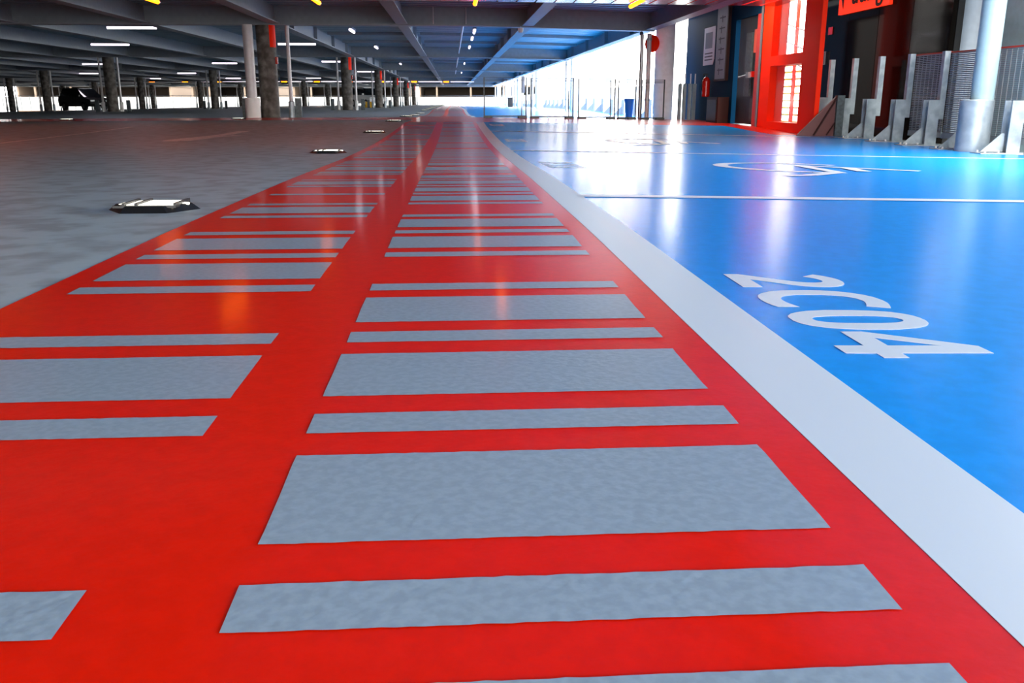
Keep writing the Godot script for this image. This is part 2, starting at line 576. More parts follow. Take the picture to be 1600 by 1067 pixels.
func build_ceiling() -> void:
	var ce := structure("ceiling")
	var slab := MB.new()
	slab.box(Vector3(LEFT, 3.05, -FAR - 1.0), Vector3(5.75, 3.4, -27.6))
	slab.box(Vector3(LEFT, 3.05, -27.6), Vector3(8.2, 3.4, -10.7))
	slab.box(Vector3(LEFT, 3.05, -10.7), Vector3(5.75, 3.4, -BACK))
	slab.box(Vector3(8.2, 3.05, -17.6), Vector3(10.2, 3.4, -10.7))
	part("roof_slab", slab, M.slab, ce).set_meta("label", "concrete slab above the steel beams")
	var bx := []
	for i in 21:
		bx.append(5.5 - 3.43 * i)
	# main beams along the deck, one between each two cross beams near by, whole farther left
	var rows := [BACK, -4.0, 7.1] + ROW + [FAR]
	for i in bx.size():
		var x: float = bx[i]
		var m := MB.new()
		ibeam(m, x, BACK, FAR, BEAM_Y + cy(x) + 0.015, 0.56, 0.3)
		var b := part("main_beam", m, M.steel, ce)
		if i < 4: # web stiffeners
			for r in range(3, 6):
				for k in 4:
					var s := MB.new()
					var dd: float = rows[r] + 18.9 * (k + 0.5) / 4.0
					s.box(Vector3(x - 0.13, BEAM_Y + cy(x) + 0.045, -dd - 0.01), Vector3(x + 0.13, BEAM_Y + cy(x) + 0.545, -dd + 0.01))
					part("stiffener", s, M.steel, b)
	# cross beams over the column rows, following the fall
	for r in [7.1] + ROW:
		var m := MB.new()
		var px := [LEFT, -40.0, -27.0, -16.0, -9.0, -1.0, 0.5, 5.6]
		for i in px.size() - 1:
			var a: float = px[i]
			var b: float = px[i + 1]
			for lay in [[-0.17, 0.17, -0.02, 0.02], [-0.02, 0.02, 0.02, 0.6]]:
				var ya := BEAM_Y + cy(a)
				var yb := BEAM_Y + cy(b)
				m.hexa([Vector3(a, ya + lay[2], -r + lay[1]), Vector3(b, yb + lay[2], -r + lay[1]), Vector3(b, yb + lay[2], -r + lay[0]), Vector3(a, ya + lay[2], -r + lay[0]),
					Vector3(a, ya + lay[3], -r + lay[1]), Vector3(b, yb + lay[3], -r + lay[1]), Vector3(b, yb + lay[3], -r + lay[0]), Vector3(a, ya + lay[3], -r + lay[0])])
		part("cross_beam", m, M.steel, ce).set_meta("label", "deep steel cross beam over a row of columns")
	# ribbed decking between the beams
	var pl := 18.9 / 4.0
	for i in 7:
		var x1: float = bx[i] - 0.02
		var x0: float = bx[i + 1] + 0.02
		var y1 := DECK_Y + cy(x1)
		var y0 := DECK_Y + cy(x0)
		var m := MB.new()
		var k := 10
		for j in k:
			var a := pl * j / k + 0.02
			var w := (pl - 0.04) / k
			var prof_ := [[0.0, 0.0], [0.5, 0.0], [0.58, 0.055], [0.92, 0.055], [1.0, 0.0]]
			for q in 4:
				var z0: float = -(a + w * prof_[q][0])
				var z1: float = -(a + w * prof_[q + 1][0])
				var h0: float = prof_[q][1]
				var h1: float = prof_[q + 1][1]
				m.quad(Vector3(x0, y0 + h0, z0), Vector3(x0, y0 + h1, z1), Vector3(x1, y1 + h1, z1), Vector3(x1, y1 + h0, z0))
		m.quad(Vector3(x0, y0, -0.02), Vector3(x1, y1, -0.02), Vector3(x1, y1 + 0.14, -0.02), Vector3(x0, y0 + 0.14, -0.02))
		var me := m.mesh()
		var jo := MB.new()
		jo.hexa([Vector3(x0 + 0.15, y0 - 0.1, 0.05), Vector3(x1 - 0.15, y1 - 0.1, 0.05), Vector3(x1 - 0.15, y1 - 0.1, -0.05), Vector3(x0 + 0.15, y0 - 0.1, -0.05), Vector3(x0 + 0.15, y0, 0.05), Vector3(x1 - 0.15, y1, 0.05), Vector3(x1 - 0.15, y1, -0.05), Vector3(x0 + 0.15, y0, -0.05)])
		var jm := jo.mesh()
		for r in range(-6, 22):
			var d: float = ROW[0] + pl * r
			if d + pl > FAR:
				break
			part("deck_panel", me, M.deck, ce, Vector3(0, 0, -d))
			if i < 3 and r % 4 != 0:
				part("joist", jm, M.steel, ce, Vector3(0, 0, -d))
	# red soffit over the crossing
	var so := MB.new()
	for z in [[-19.15, -19.05], [-15.7, -15.6], [-12.3, -12.2]]:
		so.box(Vector3(-24.0, 2.43 - 0.02, z[0]), Vector3(6.7, 2.5, z[1]))
	var sf := part("red_soffit", so, M.steel, ce)
	sf.set_meta("label", "red plank soffit hung under the beams")
	var pk := MB.new()
	pk.box(Vector3(0.0, 0.0, -19.2), Vector3(0.355, 0.03, -12.15))
	var pm := pk.mesh()
	for i in 80:
		var x := 6.32 - 0.385 * i
		part("soffit_plank", pm, M.soffit, sf, Vector3(x, 2.385 + cy(x) * 0.4, 0))

# ------------------------------------------------------------------ enclosing walls
func build_walls() -> void:
	var wl := structure("wall_left")
	var m := MB.new()
	m.box(Vector3(LEFT - 0.3, -3.2, -FAR), Vector3(LEFT, 3.4, -BACK))
	part("wall_face", m, M.slab, wl)
	var rw := structure("wall_back")
	m = MB.new()
	m.box(Vector3(LEFT, -3.2, -BACK), Vector3(-9.0, 3.4, -BACK + 0.3))
	part("wall_face", m, M.slab, rw)
	# far end and rear end parapets
	for e in [FAR]:
		var p := structure("wall_far" if e > 0 else "wall_rear")
		var sc := MB.new()
		sc.box(Vector3(LEFT, -0.9, -e - 0.02), Vector3(7.3, 0.86 if e > 0 else 1.0, -e + 0.02))
		if e > 0:
			part("parapet_sheet", sc, M.screen, p)
		var rl := MB.new()
		rl.box(Vector3(LEFT, 1.0, -e - 0.03), Vector3(7.3, 1.05, -e + 0.03))
		part("top_rail", rl, M.steel, p)
		if e > 0:
			for i in 60:
				var x := 6.8 - 1.18 * i
				var po := MB.new()
				po.box(Vector3(x - 0.025, -0.9, -e + 0.03), Vector3(x + 0.025, 1.0, -e + 0.08))
				part("parapet_post", po, M.steel, p)
			var hd := MB.new()
			hd.box(Vector3(LEFT, 2.2, -e - 0.2), Vector3(5.7, 3.05, -e + 0.1))
			part("edge_beam", hd, M.steel, p)

# ------------------------------------------------------------------ columns and pipes
func build_columns() -> void:
	var xs := [-5.05, -16.05, -27.05, -38.05, -49.05]
	var where := [["nearest rough concrete column with an orange-red band near its top", "second concrete column along the walkway with an orange-red band"]]
	var shaft := MB.new()
	shaft.ring([Vector2(0.0, 0.0), Vector2(0.255, 0.0), Vector2(0.255, 2.9), Vector2(0.0, 2.9)], Vector3.ZERO, 28)
	var shaft_m := shaft.mesh()
	var band := MB.new()
	for i in 8:
		var g := deg_to_rad(-58.0 + 9.0 * i) # faces the walkway side
		var h := deg_to_rad(-58.0 + 9.0 * (i + 1))
		var p := Vector3(cos(g), 0, -sin(g))
		var q := Vector3(cos(h), 0, -sin(h))
		band.squad(p * 0.262 + Vector3.UP * 1.85, q * 0.262 + Vector3.UP * 1.85, q * 0.262 + Vector3.UP * 2.42, p * 0.262 + Vector3.UP * 2.42, p, q, q, p)
	var band_m := band.mesh()
	var pole := MB.new()
	pole.tube(Vector3(0, 0, 0), Vector3(0, 2.95, 0), 0.05, 0.05, 14)
	var pole_m := pole.mesh()
	var stub := MB.new()
	stub.box(Vector3(-0.08, 0, -0.06), Vector3(0.08, 0.52, -0.045))
	stub.box(Vector3(-0.08, 0, 0.045), Vector3(0.08, 0.52, 0.06))
	stub.box(Vector3(-0.01, 0, -0.045), Vector3(0.01, 0.52, 0.045))
	var stub_m := stub.mesh()
	for r in ROW.size():
		for c in xs.size():
			var x: float = xs[c]
			var d: float = ROW[r]
			if r == 0 and c > 0 or r == 1 and c > 1 or r == 2 and c > 2 or r == 3 and c > 3:
				continue
			var lab := "dark round concrete column in the dim left part of the deck"
			var grp := "round columns in the dim left rows"
			if c == 0:
				lab = ["nearest round concrete column with an orange-red band, beside a white pipe", "second round concrete column along the walkway, orange-red band on top", "third round column along the walkway, beside a yellow box", "fourth round column along the walkway", "fifth round column along the walkway", "last round column along the walkway before the far parapet"][r]
				grp = "round columns along the walkway"
			elif r == 1:
				lab = "round dark concrete column left of the nearest one, beside a thin pole"
			var o := thing("concrete_column", lab, "column", at(x, d), 0.0, grp)
			part("shaft", shaft_m, M.concrete, o).scale.y = (2.415 + cy(x) - fy(x, d)) / 2.9
			if c == 0:
				part("orange_band", band_m, M.orange, o).set_meta("label", "orange-red painted band")
				if r < 2:
					var al := MB.new()
					al.bevbox(Vector3(0.24, 1.42, 0.02), Vector3(0.3, 1.6, 0.12), 0.01)
					part("alarm_box", al, M.ext, o)
			# two thin poles and short guard posts at its foot
			var tail: String = "along the walkway, " + nth(r) + " one" if c == 0 else ("beside the dark column at left" if r == 1 else "in the dim left rows")
			for s in [-1, 1]:
				if r == 0 and s == -1:
					continue
				var t := thing("thin_pole", ("thin pale pole right of the column " if s > 0 else "thin pale pole left of the column ") + tail, "pole", at(x + 0.42 * s + (0.17 if r == 0 else 0.0), d - 0.05), 0.0, "thin poles at the columns")
				part("pole", pole_m, M.pipe, t).scale.y = (2.41 + cy(x) - fy(x, d)) / 2.95
				var sl := MB.new()
				sl.ring([Vector2(0.0, 0), Vector2(0.085, 0), Vector2(0.085, 0.42), Vector2(0.052, 0.44)], Vector3.ZERO, 16)
				part("sleeve", sl, M.sleeve if r == 1 else M.galv, t)
			if r < 3 and c < 2:
				for s in [-1, 1]:
					var g2 := thing("guard_stub", "short dark steel guard post " + ("right" if s > 0 else "left") + " of the column " + tail, "guard post", at(x + (0.72 if s > 0 else -0.72) + (0.05 if r == 0 else 0.0), d), 0.0, "short guard posts at the columns")
					part("steel_section", stub_m, M.galv_dark, g2)
	# thick white pipe left of the nearest column
	var wp := thing("downpipe", "thick pale downpipe with white sleeve left of the nearest column", "pipe", at(-5.42, 25.5))
	var m := MB.new()
	m.tube(Vector3(0, 0.3, 0), Vector3(0, 2.4, 0), 0.135, 0.135, 20)
	part("pipe", m, M.pipe, wp)
	m = MB.new()
	m.ring([Vector2(0, 0), Vector2(0.2, 0), Vector2(0.2, 0.51), Vector2(0.19, 0.53), Vector2(0.135, 0.53)], Vector3.ZERO, 24)
	part("sleeve", m, M.sleeve, wp)
	# white columns on the daylight side
	var wr := MB.new()
	wr.ring([Vector2(0, 0), Vector2(0.27, 0), Vector2(0.27, 2.9), Vector2(0, 2.9)], Vector3.ZERO, 32)
	var wr_m := wr.mesh()
	for r in ROW.size():
		var d: float = ROW[r]
		var o := thing("white_column", ["white round column with a red disc sign beside the barrier", "second white round column along the bright open side", "third white round column along the bright open side", "fourth white round column on the bright side, beside a grey banner", "fifth white round column on the bright side", "farthest white round column on the bright side"][r], "column", at(5.94, d), 0.0, "white columns on the daylight side")
		part("shaft", wr_m, M.white_column, o).scale.y = (3.03 - fy(5.94, d)) / 2.9
		var dp := MB.new()
		dp.tube(Vector3(0, 0, 0), Vector3(0, 2.28, 0), 0.062, 0.062, 16)
		var t := thing("rain_pipe", "pale rain pipe in front of the " + ["first", "second", "third", "fourth", "fifth", "sixth"][r] + " white column", "pipe", at(5.4 if r == 0 else 5.45, d - 0.4), 0.0, "rain pipes at the white columns")
		part("pipe", dp, M.pipe, t)
		for y in [0.5, 2.1]:
			var cl := MB.new()
			cl.ring([Vector2(0.062, y), Vector2(0.075, y), Vector2(0.075, y + 0.06), Vector2(0.062, y + 0.06)], Vector3.ZERO, 16)
			part("clamp", cl, M.galv, t)
		if r == 0:
			var ds := MB.new()
			ds.tube(Vector3(0, 0, 0), Vector3(0, 0, 0.02), 0.23, 0.23, 32)
			var di := thing("disc_sign", "round orange-red disc sign on the nearest white column", "sign", at(5.53, d - 0.2, 2.03), -0.75)
			part("disc", ds, M.orange, di)
			var bk := MB.new()
			bk.tube(Vector3(0, 0, -0.005), Vector3(0.06, 0, -0.14), 0.02, 0.02, 8)
			part("bracket", bk, M.steel, di)
			var p2 := thing("rain_pipe", "thinner grey pipe left of the first white column", "pipe", at(5.2, d - 0.4), 0.0, "rain pipes at the white columns")
			var q2 := MB.new()
			q2.tube(Vector3.ZERO, Vector3(0, 2.25, 0), 0.05, 0.05, 14)
			part("pipe", q2, M.alu, p2)
			var q3 := MB.new()
			q3.tube(Vector3(0, 2.2, 0), Vector3(0, 2.3, -0.14), 0.05, 0.05, 14)
			part("elbow", q3, M.alu, p2)

# ------------------------------------------------------------------ the right-hand side
func build_right() -> void:
	var X := 6.78
	# blue wall of the lobby, its door opening, the portal
	var w := structure("wall_right")
	var m := MB.new()
	m.box(Vector3(X, -0.6, -26.9), Vector3(X + 0.25, 2.72, -22.25))
	m.box(Vector3(X, 2.3, -22.25), Vector3(X + 0.25, 2.72, -20.2))
	m.box(Vector3(X + 0.25, -0.6, -26.9), Vector3(8.2, 3.05, -26.65))
	part("blue_wall", m, M.navy, w).set_meta("label", "dark blue wall of the stair lobby")
	m = MB.new()
	m.box(Vector3(X - 0.08, 2.72, -26.9), Vector3(X + 0.3, 2.84, -20.2))
	part("wall_cap", m, M.grey_blue, w)
	var dr := structure("door_1")
	m = MB.new()
	m.box(Vector3(X + 0.05, fy(X, 21.2) + 0.02, -22.05), Vector3(X + 0.1, 2.3, -20.60))
	var leaf := part("door_leaf", m, M.black, dr)
	leaf.set_meta("label", "dark steel door with a push bar")
	m = MB.new()
	m.box(Vector3(X + 0.0, 0.55, -21.40), Vector3(X + 0.05, 1.95, -21.00))
	m.box(Vector3(X + 0.03, 0.0, -20.95), Vector3(X + 0.05, 0.5, -20.65))
	part("steel_facing", m, M.galv_dark, leaf)
	m = MB.new()
	m.tube(Vector3(X - 0.06, 0.98, -21.60), Vector3(X - 0.06, 1.02, -20.95), 0.022, 0.022, 12)
	m.box(Vector3(X - 0.1, 0.95, -20.97), Vector3(X + 0.05, 1.08, -20.80))
	part("push_bar", m, M.alu, leaf)
	m = MB.new()
	m.box(Vector3(X - 0.05, 0.97, -20.81), Vector3(X + 0.04, 1.09, -20.71))
	part("bar_housing", m, M.ext, leaf)
	m = MB.new()
	m.box(Vector3(X + 0.03, 1.5, -20.93), Vector3(X + 0.05, 2.0, -20.65))
	part("door_notice", m, M.salmon, leaf)
	m = MB.new()
	m.box(Vector3(X - 0.02, fy(X, 20.5), -20.60), Vector3(X + 0.2, 2.3, -20.35))
	part("orange_jamb", m, M.orange_dark, dr)
	m = MB.new()
	m.box(Vector3(X - 0.03, fy(X, 20.3), -20.35), Vector3(X + 0.2, 2.9, -20.15))
	m.box(Vector3(X - 0.05, fy(X, 20.3), -20.27), Vector3(X - 0.03, 2.9, -20.21))
	part("steel_jamb", m, M.alu, dr)
	# portal: orange frame with two glazed openings
	var win := structure("window_1")
	var y0 := fy(X, 18.6) - 0.1
	m = MB.new()
	m.box(Vector3(X - 0.03, y0, -20.2), Vector3(X + 0.3, 2.95, -19.55))
	m.box(Vector3(X - 0.03, y0, -17.77), Vector3(X + 0.06, 2.95, -16.95))
	m.box(Vector3(X - 0.03, y0, -19.55), Vector3(X + 0.3, 0.02, -17.77))
	m.box(Vector3(X - 0.03, 1.16, -19.55), Vector3(X + 0.3, 1.36, -17.77))
	m.box(Vector3(X - 0.03, 2.75, -19.55), Vector3(X + 0.3, 2.95, -17.77))
	part("orange_frame", m, M.orange, win).set_meta("label", "bright orange-red portal frame of the stair lobby")
	for yy in [[0.02, 1.16], [1.36, 2.75]]:
		m = MB.new()
		m.box(Vector3(X + 0.12, yy[0], -19.55), Vector3(X + 0.13, yy[1], -17.77))
		part("pane", m, M.glass, win)
	m = MB.new()
	# stair seen through the portal
	var st := thing("stair", "orange and yellow stair seen through the portal glass", "stair", Vector3(9.2, -0.2, -24.0))
	for i in 10:
		m = MB.new()
		m.bevbox(Vector3(0, 0.06 + i * 0.19, -2.6), Vector3(0.35, 0.10 + i * 0.19, 2.2), 0.01)
		part("tread", m, M.yellow, st)
	m = MB.new()
	m.box(Vector3(-0.12, 0, -0.55), Vector3(-0.04, 1.3, -0.45))
	m.box(Vector3(-0.12, 1.3, -0.55), Vector3(-0.04, 3.2, -0.48))
	part("orange_post", m, M.orange, st)
	m = MB.new()
	m.prism([Vector2(0.6, 1.36), Vector2(2.2, 0.75), Vector2(2.2, 1.5), Vector2(0.6, 1.42)], Vector3(0.04, 0, 0), Vector3(-0.16, 0, 0), Vector3(0, 0, 1), Vector3(0, 1, 0))
	part("stringer", m, M.orange, st)
	for k in 3:
		m = MB.new()
		m.tube(Vector3(-0.1, 2.9 - k * 0.45, -2.4), Vector3(-0.1, 2.0 - k * 0.45, 2.0), 0.018, 0.018, 8)
		part("handrail", m, M.maroon, st)
	var wsh := thing("wash_lamp", "slim lamp above the orange portal washing it with light", "lamp", Vector3(X - 0.75, 2.6, -18.6))
	m = MB.new()
	m.bevbox(Vector3(-0.06, 0.0, -1.8), Vector3(0.06, 0.08, 1.8), 0.02)
	part("housing", m, M.steel, wsh)
	m = MB.new()
	m.box(Vector3(-0.045, -0.012, -1.75), Vector3(0.045, 0.0, 1.75))
	part("diffuser", m, M.lens, wsh)
	for z in [-1.1, 1.1]:
		m = MB.new()
		m.tube(Vector3(0, 0.06, z), Vector3(0, 0.44, z), 0.012, 0.012, 8)
		part("hanger", m, M.steel, wsh)
	area(Vector3(0.03, -0.03, 0), Vector2(0.1, 3.5), Color(1, 0.94, 0.88), 18.0, wsh)
	wsh.get_node("lamp_light").rotation = Vector3(-PI / 2, 0, 0)
	# dark glossy panels right of the portal
	var dp := structure("wall_panels")
	for i in 4:
		m = MB.new()
		var d0 := 15.2 + 1.35 * i
		m.box(Vector3(8.25, -0.6, -d0 - 1.33), Vector3(8.33, 3.05, -d0))
		part("dark_panel", m, M.panel, dp)
	m = MB.new()
	m.box(Vector3(8.34, -0.6, -20.7), Vector3(8.45, 3.05, -15.2))
	part("backing", m, M.black, dp)
	# things outside the guard: rounded pier, dark recess, pale cladding
	var pier := thing("pier", "rounded grey pier behind the mesh guard", "pier", Vector3(8.85, -0.7, -15.75))
	m = MB.new()
	m.ring([Vector2(0.0, 0.0), Vector2(0.34, 0.0), Vector2(0.34, 3.0), Vector2(0.0, 3.0)], Vector3.ZERO, 28)
	part("shaft", m, M.grey_blue, pier)
	var rc := structure("wall_recess")
	m = MB.new()
	m.box(Vector3(9.9, -0.7, -17.5), Vector3(10.1, 3.05, -13.0))
	part("dark_back", m, M.black, rc)
	for i in 2:
		var cl := MB.new()
		cl.box(Vector3(8.7, -0.7, -14.79 + i * 2.0), Vector3(8.78, 3.05, -14.79 + i * 2.0 + 1.985))
		part("pale_cladding", cl, M.pale, rc)
	# orange lit sign over the dark panels
	var sg := thing("lit_sign", "glowing orange-red sign with dark lettering on the dark panels", "sign", Vector3(8.22, 2.1, -18.6))
	m = MB.new()
	m.box(Vector3(-0.05, 0.1, -1.05), Vector3(0.02, 0.62, 1.25))
	part("glowing_face", m, M.sign_glow, sg)
	var font := SystemFont.new()
	font.font_names = PackedStringArray(["Droid Sans"])
	font.font_weight = 700
	var t := TextMesh.new()
	t.text = "aur g"
	t.font = font
	t.font_size = 64
	t.pixel_size = 0.009
	t.depth = 0.01
	var tm := part("lettering", t, M.brown, sg)
	tm.transform = Transform3D(Basis(Vector3(0, 0, 1), Vector3(0, 1, 0), Vector3(-1, 0, 0)), Vector3(-0.06, 0.45, 0.3))
	m = MB.new()
	m.prism([Vector2(-1.0, 0.6), Vector2(-0.82, 0.2), Vector2(-0.78, 0.6)], Vector3(0.01, 0, 0), Vector3(-0.06, 0, 0), Vector3(0, 0, 1), Vector3(0, 1, 0))
	part("arrow_mark", m, M.brown, sg)
	area(Vector3(-0.08, 0.36, 0.1), Vector2(2.2, 0.5), Color(1.0, 0.2, 0.02), 0.03, sg)
	sg.get_node("lamp_light").rotation = Vector3(0, PI / 2, 0)
	# small labels on the panel next to the portal
	var rs := thing("small_notice", "small red notice on the dark panel beside the portal", "notice", Vector3(8.24, 1.84, -20.15))
	m = MB.new()
	m.box(Vector3(-0.01, 0, -0.1), Vector3(0, 0.16, 0.12))
	part("plate", m, M.ext, rs)
	var hl := thing("pull_handle", "slim steel pull handle on the dark panel", "handle", Vector3(8.22, 1.22, -20.3))
	m = MB.new()
	m.box(Vector3(-0.03, 0, -0.06), Vector3(0, 0.28, -0.045))
	m.box(Vector3(-0.03, 0, 0.045), Vector3(0, 0.28, 0.06))
	m.box(Vector3(-0.03, 0, -0.045), Vector3(0, 0.015, 0.045))
	m.box(Vector3(-0.03, 0.265, -0.045), Vector3(0, 0.28, 0.045))
	part("frame", m, M.alu, hl)
	# large triangular plate bracket beside the portal
	var tb := thing("plate_bracket", "large reddish triangular steel bracket at the foot of the portal", "bracket", Vector3(7.0, fy(7.0, 16.7), -16.72))
	m = MB.new()
	m.prism([Vector2(-0.65, 0), Vector2(0.1, 0), Vector2(0.1, 0.72), Vector2(0.06, 0.72)], Vector3(0, 0, 0.05), Vector3(0, 0, -0.05), Vector3(1, 0, 0), Vector3(0, 1, 0))
	part("gusset", m, M.maroon, tb)
	m = MB.new()
	m.tube(Vector3(-0.32, 0.02, 0.02), Vector3(0.08, 0.72, 0.02), 0.018, 0.018, 8)
	m.tube(Vector3(-0.08, 0.02, 0.02), Vector3(0.1, 0.3, 0.02), 0.014, 0.014, 8)
	part("stay", m, M.brown, tb)
	m = MB.new()
	m.box(Vector3(0.06, 0.0, -0.08), Vector3(0.2, 0.74, 0.06))
	part("post", m, M.galv_dark, tb)
	# guard posts with gussets, tall posts and mesh panels
	var g0: Node3D = null
	for i in 7:
		var d := 11.75 + 1.07 * i
		var lab: String = ["galvanised guard post at the right edge of the picture", "galvanised guard post hidden partly behind the thick pipe", "galvanised guard post left of the thick pipe, bright flange", "guard post where the mesh guard ends", "first guard post beyond the mesh guard, before the dark panels", "second guard post beyond the mesh guard, before the dark panels", "guard post next to the reddish triangular bracket"][i]
		if g0 == null:
			g0 = thing("guard_post", lab, "guard post", at(7.38, d), 0.0, "galvanised guard posts along the right edge")
			m = MB.new() # I-section stub
			m.box(Vector3(-0.09, 0.02, 0.075), Vector3(0.09, 0.69, 0.09))
			m.box(Vector3(-0.09, 0.02, -0.09), Vector3(0.09, 0.69, -0.075))
			m.box(Vector3(-0.008, 0.02, -0.075), Vector3(0.008, 0.69, 0.075))
			part("stub", m, M.galv, g0)
			m = MB.new()
			m.prism([Vector2(-0.4, 0.03), Vector2(-0.09, 0.03), Vector2(-0.09, 0.27), Vector2(-0.13, 0.27)], Vector3(0, 0, 0.014), Vector3(0, 0, -0.007), Vector3(1, 0, 0), Vector3(0, 1, 0))
			part("gusset", m, M.galv, g0)
			m = MB.new()
			m.box(Vector3(-0.46, 0.0, -0.13), Vector3(0.12, 0.022, 0.13))
			var bp := part("base_plate", m, M.galv, g0)
			for b in [[-0.38, 0.09], [-0.2, 0.09], [-0.38, -0.09], [-0.2, -0.09]]:
				m = MB.new()
				m.tube(Vector3(b[0], 0.02, b[1]), Vector3(b[0], 0.05, b[1]), 0.016, 0.014, 8)
				part("bolt", m, M.sleeve, bp)
			m = MB.new()
			m.box(Vector3(0.1, 0.4, -0.045), Vector3(0.112, 1.41, 0.045))
			m.box(Vector3(0.112, 0.4, 0.033), Vector3(0.19, 1.41, 0.045))
			part("tall_post", m, M.galv, g0)
		else:
			copy(g0, lab, at(7.38, d), "galvanised guard posts along the right edge")
	for i in 5:
		var d0 := 10.68 + 1.07 * i - 1.07
		var y := fy(7.55, d0 + 0.5)
		var o := thing("mesh_panel", ["mesh guard panel outside the right edge", "mesh guard panel at the right edge of the picture", "mesh guard panel right of the thick pipe", "mesh guard panel directly left of the thick pipe", "last mesh guard panel, before the dark panels"][i], "guard panel", Vector3(7.6, y, -d0), 0.0, "mesh guard panels along the right edge")
		m = MB.new()
		for k in 44:
			var yy := 0.2 + k * 0.0272
			m.box(Vector3(-0.004, yy, -1.05), Vector3(0.004, yy + 0.017, -0.02))
		var bars := part("mesh_bars", m, M.steel, o)
		bars.set_meta("kind", "stuff")
		m = MB.new()
		for k in 8:
			var zz := -0.1 - k * 0.125
			m.box(Vector3(0.004, 0.2, zz - 0.004), Vector3(0.012, 1.39, zz + 0.004))
		part("mesh_uprights", m, M.steel, o).set_meta("kind", "stuff")
		m = MB.new()
		m.box(Vector3(-0.02, 1.39, -1.07), Vector3(0.03, 1.41, 0))
		part("top_rail", m, M.orange_dark, o)
		m = MB.new()
		m.box(Vector3(-0.012, 0.12, -1.06), Vector3(0.012, 0.2, -0.01))
		part("toe_rail", m, M.galv, o)
	# thick pipe in its sleeve
	var tp := thing("sleeved_pipe", "thick grey-blue pipe rising from a galvanised sleeve before the mesh guard", "pipe", at(7.18, 12.3))
	m = MB.new()
	m.ring([Vector2(0, 0), Vector2(0.215, 0), Vector2(0.215, 0.68), Vector2(0.205, 0.7), Vector2(0.15, 0.7)], Vector3.ZERO, 32)
	part("sleeve", m, M.galv, tp)
	m = MB.new()
	m.tube(Vector3(0.06, 0.5, 0), Vector3(0.06, 3.1, 0), 0.15, 0.15, 28)
	part("pipe", m, M.pale, tp)
	# things on and before the blue wall
	var po := thing("poster", "white poster with grey picture on the dark blue wall", "poster", Vector3(X - 0.01, 1.36, -24.48))
	m = MB.new()
	m.prism([Vector2(-0.52, 0.0), Vector2(0.4, 0.0), Vector2(0.52, 0.14), Vector2(0.52, 0.95), Vector2(-0.52, 0.95)], Vector3(0.012, 0, 0), Vector3(-0.004, 0, 0), Vector3(0, 0, 1), Vector3(0, 1, 0))
	part("sheet", m, M.paper, po)
	m = MB.new()
	m.box(Vector3(-0.006, 0.42, -0.36), Vector3(-0.0045, 0.82, 0.3))
	part("picture", m, M.print, po)
	m = MB.new()
	for k in 3:
		m.box(Vector3(-0.0065, 0.28 - k * 0.08, -0.38), Vector3(-0.0045, 0.31 - k * 0.08, 0.36))
	part("text_lines", m, M.print_dark, po)
	var bd := thing("tall_board", "tall grey notice board with dark marks beside the dark door", "notice board", Vector3(X - 0.06, 0.98, -23.15))
	m = MB.new()
	m.box(Vector3(0, 0, -0.5), Vector3(0.05, 1.74, 0.42))
	part("board", m, M.grey_blue, bd)
	m = MB.new()
	for k in 6:
		m.box(Vector3(-0.004, 0.2 + k * 0.25, -0.28), Vector3(0.0, 0.23 + k * 0.25, 0.2))
		m.box(Vector3(-0.004, 0.1 + k * 0.25, -0.18 + 0.05 * (k % 3)), Vector3(0.0, 0.26 + k * 0.25, -0.13 + 0.05 * (k % 3)))
	part("marks", m, M.print_dark, bd)
	m = MB.new()
	m.box(Vector3(-0.02, -0.05, 0.42), Vector3(0.06, 1.76, 0.5))
	m.box(Vector3(-0.02, -0.05, -0.5), Vector3(0.06, 0.0, 0.42))
	part("side_frame", m, M.brown, bd)
	var ex := thing("fire_extinguisher", "red fire extinguisher hanging on the dark blue wall", "extinguisher", Vector3(X - 0.13, 0.55, -24.15))
	m = MB.new()
	m.ring([Vector2(0, 0), Vector2(0.09, 0.0), Vector2(0.1, 0.02), Vector2(0.1, 0.4), Vector2(0.07, 0.47), Vector2(0.03, 0.5), Vector2(0, 0.5)], Vector3.ZERO, 20)
	part("cylinder", m, M.ext, ex)
	m = MB.new()
	m.tube(Vector3(0, 0.48, 0), Vector3(0, 0.56, 0), 0.025, 0.02, 10)
	m.box(Vector3(-0.1, 0.55, -0.015), Vector3(0.04, 0.58, 0.015))
	part("valve", m, M.black, ex)
	m = MB.new()
	m.tube(Vector3(-0.06, 0.54, 0), Vector3(-0.12, 0.4, 0.02), 0.012, 0.012, 8)
	m.tube(Vector3(-0.12, 0.4, 0.02), Vector3(-0.115, 0.15, 0.02), 0.012, 0.016, 8)
	part("hose", m, M.rubber, ex)
	var cb := thing("hydrant_cabinet", "dark brown cabinet standing under the tall notice board", "cabinet", at(X - 0.26, 22.75))
	m = MB.new()
	m.bevbox(Vector3(-0.05, 0.0, -0.6), Vector3(0.25, 0.62, 0.35), 0.02)
	part("body", m, M.brown, cb)
	m = MB.new()
	m.box(Vector3(-0.065, 0.06, -0.52), Vector3(-0.05, 0.56, 0.28))
	part("door", m, M.black, cb)
	# row of upright steel sections before the blue wall
	for i in 4:
		var x: float = [6.28, 6.4, 6.54, 6.66][i]
		var o := thing("steel_section", ["leftmost", "second", "third", "rightmost"][i] + " of four upright grey steel sections before the blue wall", "steel section", at(x, 25.45 - i * 0.03), 0.0, "upright steel sections before the blue wall")
		m = MB.new()
		m.box(Vector3(-0.04, 0, 0.05), Vector3(0.04, 0.97, 0.062))
		m.box(Vector3(-0.04, 0, -0.06), Vector3(0.04, 0.97, -0.048))
		m.box(Vector3(-0.006, 0, -0.048), Vector3(0.006, 0.97, 0.05))
		part("flanges", m, M.pale, o)
		m = MB.new()
